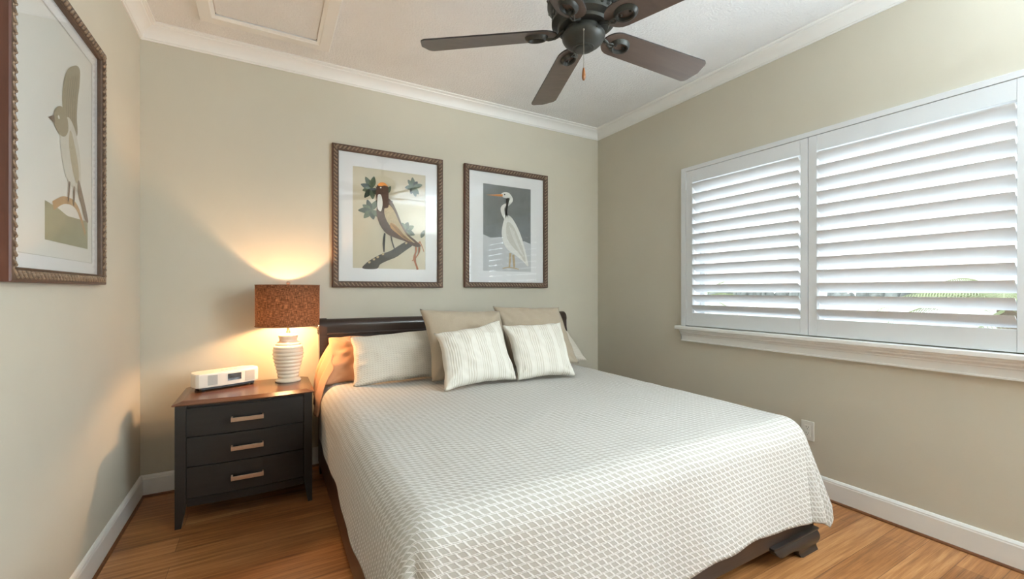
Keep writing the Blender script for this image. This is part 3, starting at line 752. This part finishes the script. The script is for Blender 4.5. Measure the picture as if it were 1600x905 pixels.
for x0, x1 in ((NX0+.002, NX0+.016), (NX1-.016, NX1-.002)): loc(MB().box(x0, x1, NY0+.03, NY1-.03, .11, NZ-.02).build('side_panel', M['night'], ns), nb)
def sabre(xa, xb, ya, yb, sx):
    b = MB(); secs = []
    for z in [0, .015, .03, .05, .07, .09, .11, .13, .3, NZ-.02]:
        k = max(0, 1-z/.13); tp = .020*k**1.2                 # inner edge curves in towards the tip
        xi0, xi1 = (xa, xb-tp) if sx < 0 else (xa+tp, xb)
        secs.append([(xi0, ya, z), (xi1, ya, z), (xi1, yb-tp*.6, z), (xi0, yb-tp*.6, z)] if ya < 2.9 else [(xi0, ya+tp*.6, z), (xi1, ya+tp*.6, z), (xi1, yb, z), (xi0, yb, z)])
    b.loft(secs); return loc(b.build('leg', M['night'], ns), nb)
sabre(NX0, NX0+.046, NY0-.004, NY0+.042, -1); sabre(NX1-.042, NX1, NY0-.004, NY0+.042, 1)
sabre(NX0, NX0+.042, NY1-.042, NY1, -1); sabre(NX1-.042, NX1, NY1-.042, NY1, 1)
dx0, dx1 = NX0+.049, NX1-.045
dxs = [dx0+(dx1-dx0)*k/16 for k in range(17)]
for z0, z1 in ((.458, .604), (.3065, .4545), (.146, .303)):
    b = MB(); b.prism([(x, bow(x, -.001)) for x in dxs]+[(dx1, NY0+.03), (dx0, NY0+.03)], 'z', z0+.0015, z1-.0015)
    dr = loc(b.build('drawer', M['night'], ns), nb)
    b = MB(); zc = (z0+z1)/2-.004; hx = -.092
    b.box(hx-.074, hx+.074, bow(hx)-.028, bow(hx)-.020, zc-.0105, zc+.0105, bev=.0015)
    for s_ in (-1, 1): b.box(hx+s_*.070-.004, hx+s_*.070+.004, bow(hx)-.021, bow(hx)+.004, zc-.0105, zc+.0125)
    h = b.build('handle', M['nickel'], dr)
b = MB(); b.prism([(x, bow(x, -.005)) for x in dxs]+[(dx1, NY0+.03), (dx0, NY0+.03)], 'z', .104, .143)
loc(b.build('apron', M['night'], ns), nb)

# ------------------------------------------------------------------ lamp
LX, LY = .112, 3.030
lamp = thing('table_lamp', 'ribbed cream ceramic lamp with brown linen drum shade on the nightstand', 'table lamp', (LX, LY, NZ))
prof = [(0, 0), (.070, 0), (.0725, .004), (.0725, .010), (.066, .016), (.060, .022)]
base_r = lambda z: .056 + .031*math.sin(PI*min(1, max(0, (z-.02)/.235))**1.35*.62) if z < .2 else 0
ctl = [(.022, .0575), (.06, .064), (.10, .074), (.14, .083), (.17, .087), (.20, .086), (.222, .079), (.238, .066), (.250, .055)]
def rad(z):
    for (a, ra), (c, rc) in zip(ctl, ctl[1:]):
        if a <= z <= c: return ra+(rc-ra)*(z-a)/(c-a)
    return ctl[-1][1]
n = 0
z = .024
while z < .246:
    ph = ((z-.024) % .0225)/.0225
    prof.append((rad(z)-.0048+.0058*math.sin(PI*ph)**.8, z)); z += .0225/9
prof += [(.050, .250), (.050, .262), (.053, .270), (.055, .280), (.053, .288), (.044, .293), (.020, .297), (0, .298)]
MB().lathe(prof, 56).build('base', M['ceramic'], lamp, smooth=True)
MB().lathe([(0, .296), (.012, .296), (.012, .308), (.007, .312), (.007, .36), (.013, .362), (.013, .40), (0, .402)], 20).build('stem', M['nickel'], lamp, smooth=True)
SR, SZ0, SZ1 = .180, .346, .597
b = MB(); b.lathe([(SR-.002, SZ0), (SR-.001, SZ0+.06), (SR-.001, SZ1-.06), (SR, SZ1)], 96)
sd = b.build('shade', M['shade'], lamp, smooth=True)
M['binding'] = m_plain('shade_binding', srgb(120, 84, 56), .8)
for zz in (SZ0, SZ1): MB().tube([(SR*math.cos(a*PI/32), SR*math.sin(a*PI/32), zz) for a in range(64)], .0022, 6, closed=True).build('binding', M['binding'], sd, smooth=True)
b = MB()
for a in (0, 2*PI/3, 4*PI/3): b.tube([(0, 0, SZ1-.004), (SR*math.cos(a), SR*math.sin(a), SZ1-.004)], .0018, 6)
for a in (0, PI): b.tube([(.012*math.cos(a), 0, .40), (.045*math.cos(a), 0, .45), (.03*math.cos(a), 0, .56), (0, 0, SZ1-.004)], .0016, 6)
b.build('harp', M['nickel'], lamp)
MB().lathe([(0, SZ1-.006), (.006, SZ1-.004), (.005, SZ1+.004), (.011, SZ1+.010), (.012, SZ1+.016), (.007, SZ1+.022), (0, SZ1+.024)], 16).build('finial', M['nickel'], lamp, smooth=True)
MB().lathe([(0, .40), (.013, .402), (.016, .42), (.028, .45), (.030, .47), (.022, .495), (0, .505)], 20).build('bulb', M['bulb'], lamp, smooth=True)
ld = bpy.data.lights.new('lamp_light', 'POINT'); ld.energy = P_LAMP; ld.color = (1, .57, .26); ld.shadow_soft_size = .035
lo = bpy.data.objects.new('lamp_light', ld); C.objects.link(lo); lo.parent = lamp; lo.location = (0, 0, .425)
bpy.data.objects['bulb'].visible_shadow = True

# ------------------------------------------------------------------ radio
rad_ = thing('clock_radio', 'white tabletop radio with small dark display on the nightstand', 'radio', (-.215, 3.030, NZ), math.radians(23.0))
b = MB()
pl_ = [(-.163, -.050), (-.150, -.064), (-.05, -.071), (.05, -.071), (.140, -.062), (.160, -.045), (.172, -.01), (.168, .045), (.12, .078), (-.12, .078), (-.150, .062), (-.165, .02)]
b.loft([[(x*.985, y*.98, .022) for x, y in pl_], [(x, y, .026) for x, y in pl_], [(x, y, .092) for x, y in pl_], [(x*.985, y*.975, .098) for x, y in pl_]])
body = b.build('body', M['plastic'], rad_)
def front(x0, x1, z0, z1, d): # plate following the front face
    b = MB(); f = lambda x: -.071+ (0 if abs(x) <= .05 else (abs(x)-.05)*.09)
    xs_ = [x0+(x1-x0)*k/6 for k in range(7)]
    b.prism([(x, f(x)-d) for x in xs_]+[(x, f(x)+.004) for x in xs_[::-1]], 'z', z0, z1); return b
front(-.142, -.063, .032, .088, .0012).build('speaker_grille', M['grille'], body)
front(.080, .132, .032, .088, .0012).build('speaker_grille', M['grille'], body)
front(-.012, .058, .046, .084, .0014).build('display', M['lcd'], body)
MB().box(-.135, .135, -.050, .06, .008, .0225).build('plinth', M['black'], rad_)
for x in (-.125, .125):
    for y in (-.045, .05): MB().lathe([(0, 0), (.009, 0), (.010, .009), (0, .009)], 14, center=(x, y, 0)).build('foot', M['black'], rad_)
b = MB()
for k in range(4): b.box(-.02+.022*k, -.006+.022*k, .0, .008, .0978, .0992)
b.build('button', M['grille'], body)

# ------------------------------------------------------------------ ceiling fan
FXc, FYc, FZ = 1.147, 1.419, 2.262
fan = thing('ceiling_fan', 'dark five blade ceiling fan with pull chain hanging over the bed', 'ceiling fan', (FXc, FYc, FZ))
MB().lathe([(0, .483), (.075, .483), (.078, .468), (.072, .44), (.05, .412), (.022, .40), (.018, .395), (0, .395)], 40).build('canopy', M['fanmetal'], fan, smooth=True)
MB().lathe([(0, .40), (.0135, .40), (.0135, .24), (0, .24)], 20).build('downrod', M['fanmetal'], fan, smooth=True)
b = MB(); b.lathe([(0, .255), (.03, .255), (.045, .25), (.06, .235), (.09, .226), (.122, .21), (.142, .19), (.150, .16), (.150, .125), (.144, .118), (.138, .112), (.134, .108), (.120, .104), (.120, .066), (.132, .062), (.132, .052), (.118, .044), (.108, .040), (.102, .030), (.084, .026), (0, .026)], 64)
for k in range(24):                                       # ribs of the vented band
    a = 2*PI*k/24; R = Matrix.Rotation(a, 4, 'Z')
    b.tube([R @ Vector(p) for p in ((.119, -.010, .064), (.128, -.005, .074), (.130, .003, .088), (.122, .009, .106))], .0042, 6)
for k in range(12):
    a = 2*PI*k/12; R = Matrix.Rotation(a, 4, 'Z')
    b.tube([R @ Vector(p) for p in ((.149, -.020, .160), (.1505, .0, .148), (.1505, .016, .134), (.147, .022, .124))], .0035, 6)
b.build('motor_housing', M['fanmetal'], fan, ang=35)
b = MB(); b.lathe([(0, .045), (.074, .045), (.074, .010), (.080, .006), (.0885, .002), (.0895, -.003), (.0875, -.012), (.081, -.023), (.071, -.033), (.060, -.041), (.050, -.0465), (.044, -.049), (.044, -.052), (.038, -.0535), (.034, -.053), (.034, -.056), (.028, -.058), (.012, -.0585), (0, -.0585)], 56)
for k in range(3):
    a = 2*PI*k/3+.5; b.ell((.089*math.cos(a), .089*math.sin(a), -.006), .004, .004, .004)
sw_ = b.build('switch_housing', M['fanmetal'], fan, ang=35)
for i in range(5):
    ang = math.radians(70.5+72*i)
    pitch = math.radians(-13)
    Rz = Matrix.Rotation(ang, 4, 'Z'); T = Matrix.Translation((0, 0, .012)); Rp = Matrix.Rotation(pitch, 4, 'X')
    Mx = Rz @ T @ Rp
    # outline, blade along +x
    r0, r1 = .108, .700
    up = []
    for k in range(9): a = PI/2*k/8; up.append((r0+.070-.070*math.cos(a)+0, .062*math.sin(a)))
    up += [(.40, .067), (.66, .0735)]
    for k in range(1, 7): a = PI/2*k/6; up.append((.66+.030*math.sin(a), .0735-.030*(1-math.cos(a))))
    up.append((r1+.002, .0)); 
    lo_ = [(x, -y) for x, y in up[::-1][1:] if y > 0]
    pts = up+lo_
    bl = MB(); bl.prism(pts, 'z', 0, .006)
    bl.bm.faces.ensure_lookup_table()
    for f in bl.bm.faces:
        nx = f.normal if f.normal.length else Vector((0, 0, 1))
        f.normal_update(); f.material_index = 0 if abs(f.normal.z) > .7 else 1
    bl.xform(Mx)
    blade = bl.build('blade', [M['blade'], M['bladeedge']], fan)
    ir = MB(); ring = []
    N = 28
    secs = []
    for k in range(N):                                    # dished oval ring under the blade
        a = 2*PI*k/N; c, s_ = math.cos(a), math.sin(a)
        rx, ry = .042, .032
        secs.append([(.196+(rx-.012)*c, (ry-.012)*s_, -.003), (.196+(rx-.008)*c, (ry-.008)*s_, -.014), (.196+(rx-.003)*c, (ry-.003)*s_, -.016), (.196+(rx+.006)*c, (ry+.006)*s_, -.008), (.196+(rx+.008)*c, (ry+.008)*s_, -.0005), (.196+(rx-.010)*c, (ry-.010)*s_, -.0005)])
    ir.loft(secs, closed_path=True)
    ir.tube([(.156, .004, -.010), (.144, .009, -.013), (.132, .004, -.012), (.120, -.005, -.010), (.108, -.004, -.004), (.096, 0, .006), (.080, 0, .014)], [.006, .005, .006, .007, .009, .011, .013], 10, flat=.7)
    ir.tube([(.158, -.004, -.010), (.146, -.009, -.013), (.134, -.006, -.013), (.120, .004, -.012)], [.005, .004, .004, .005], 8)
    for px, py in ((.176, 0), (.216, 0)): ir.ell((px, py, -.004), .006, .006, .004)
    ir.xform(Mx)
    ir.build('blade_iron', M['fanmetal'], blade, ang=40)
# pull chain on the side of the switch housing facing the bed foot
ca = math.radians(-128)
px, py = .080*math.cos(ca), .080*math.sin(ca)
b = MB(); b.tube([(.06*math.cos(ca), .06*math.sin(ca), -.016), (px, py, -.018), (px*1.06, py*1.06, -.022)], .004, 8)
for k in range(52): b.ell((px*1.06, py*1.06, -.024-.0029*k), .0013, .0013, .0016, u=6, v=4)
ch = b.build('pull_chain', M['chain'], fan, smooth=True)
MB().lathe([(0, -.212), (.003, -.213), (.0055, -.225), (.0075, -.243), (.007, -.253), (.004, -.262), (0, -.264)], 16, center=(px*1.06, py*1.06, .038)).build('pendant', M['pendant'], ch, smooth=True)

# ------------------------------------------------------------------ wall outlet
ou = thing('wall_outlet', 'white duplex wall outlet below the window', 'wall outlet', (XR, 1.3645, .367))
MB().box(-.006, 0, -.035, .035, -.0575, .0575, bev=.0025).build('cover_plate', M['outlet'], ou)
rc = MB().box(-.0075, -.004, -.0165, .0165, -.034, .034, bev=.001).build('receptacle', M['outlet'], ou)
b = MB()
for zc in (-.017, .017):
    for yy in (-.0062, .0062): b.box(-.0081, -.007, yy-.0012, yy+.0012, zc+.001, zc+.0085)
    b.ell((-.0074, 0, zc-.006), .0009, .0022, .0026)
b.build('slot', M['black'], rc)

# ------------------------------------------------------------------ outdoors
struct(MB().box(3.2, 12, -30, 60, -1.2, -1.0).build('ground', M['dock']), 'pale concrete terrace outside the window', 'ground')
struct(MB().box(12, 260, -200, 300, -1.5, -1.4).build('water', M['water']), 'pale bay water beyond the terrace', 'water')
def palm(name, label, x, y, z, hgt, n, ln, seed):
    rnd = random.Random(seed)
    root = thing(name, label, 'palm tree', (x, y, z), 0, 'palms outside the window')
    MB().tube([(.12*math.sin(k*.5), 0, hgt*k/8) for k in range(9)], [.13-.006*k for k in range(9)], 10).build('trunk', M['bark'], root, smooth=True)
    b = MB(); tx = .12*math.sin(4)
    for i in range(n):
        az = 2*PI*i/n+rnd.uniform(-.2, .2); el = rnd.uniform(-.25, 1.1); L = ln*rnd.uniform(.8, 1.1)
        pts = []
        for k in range(13):
            t = k/12; r = L*t*math.cos(el*(1-.3*t)); zz = L*(t*math.sin(el)-.62*t*t)
            pts.append(Vector((tx+r*math.cos(az), r*math.sin(az), hgt+zz)))
        b.tube(pts, [.018*(1-k/14) for k in range(13)], 5)
        for k in range(2, 12):
            for q in (0, .33, .66):
                p = pts[k].lerp(pts[k+1], q); d = (pts[k+1]-pts[k]).normalized(); sd_ = d.cross(Vector((0, 0, 1))).normalized()
                for sg in (-1, 1):
                    tip = p+(sd_*sg*.75+d*.55+Vector((0, 0, -.30))).normalized()*ln*.30*math.sin(PI*(.15+.8*(k+q)/13)); w_ = d*.009
                    b.quad([p-w_, p+w_, tip+w_*.2, tip-w_*.2])
    b.build('fronds', M['leaf'], root); return root
palm('palm_tree', 'green palm seen through the louvers nearest the viewer', 7.0, 1.40, -1.0, 2.0, 17, 1.15, 3)
palm('palm_tree', 'green palm seen through the lower louvers beside the room corner', 9.6, 7.05, -1.0, 2.0, 15, 1.5, 5)
def blob(name, label, cat, x, y, z, rx, ry, rz, mat, seed, group=None):
    b = MB(); r = bmesh.ops.create_icosphere(b.bm, subdivisions=4, radius=1)
    for v in r['verts']:
        d = 1+.22*noise.noise(v.co*2.2+Vector((seed, 0, 0)))+.10*noise.noise(v.co*6+Vector((0, seed, 0)))
        v.co = Vector((v.co.x*rx*d, v.co.y*ry*d, max(-.25, v.co.z)*rz*d))
    o = b.build(name, mat, smooth=True); o.location = (x, y, z); return tag(o, label, cat, group)
blob('hedge', 'low dark green hedge by the terrace edge', 'hedge', 11.0, 6.1, -.95, .8, 1.3, .75, M['hedge'], 2)
rnd = random.Random(4)
b = MB()                                                  # far shore
for k in range(420):
    y = -60+k*.75; b.ell((150+rnd.uniform(-6, 6), y, -.6), 2, rnd.uniform(.6, 1.5), rnd.uniform(1.0, 3.6), None, 0, 8, 6)
tag(b.build('shoreline_trees', M['farleaf'], smooth=True), 'hazy line of trees on the far shore', 'trees', kind='stuff')
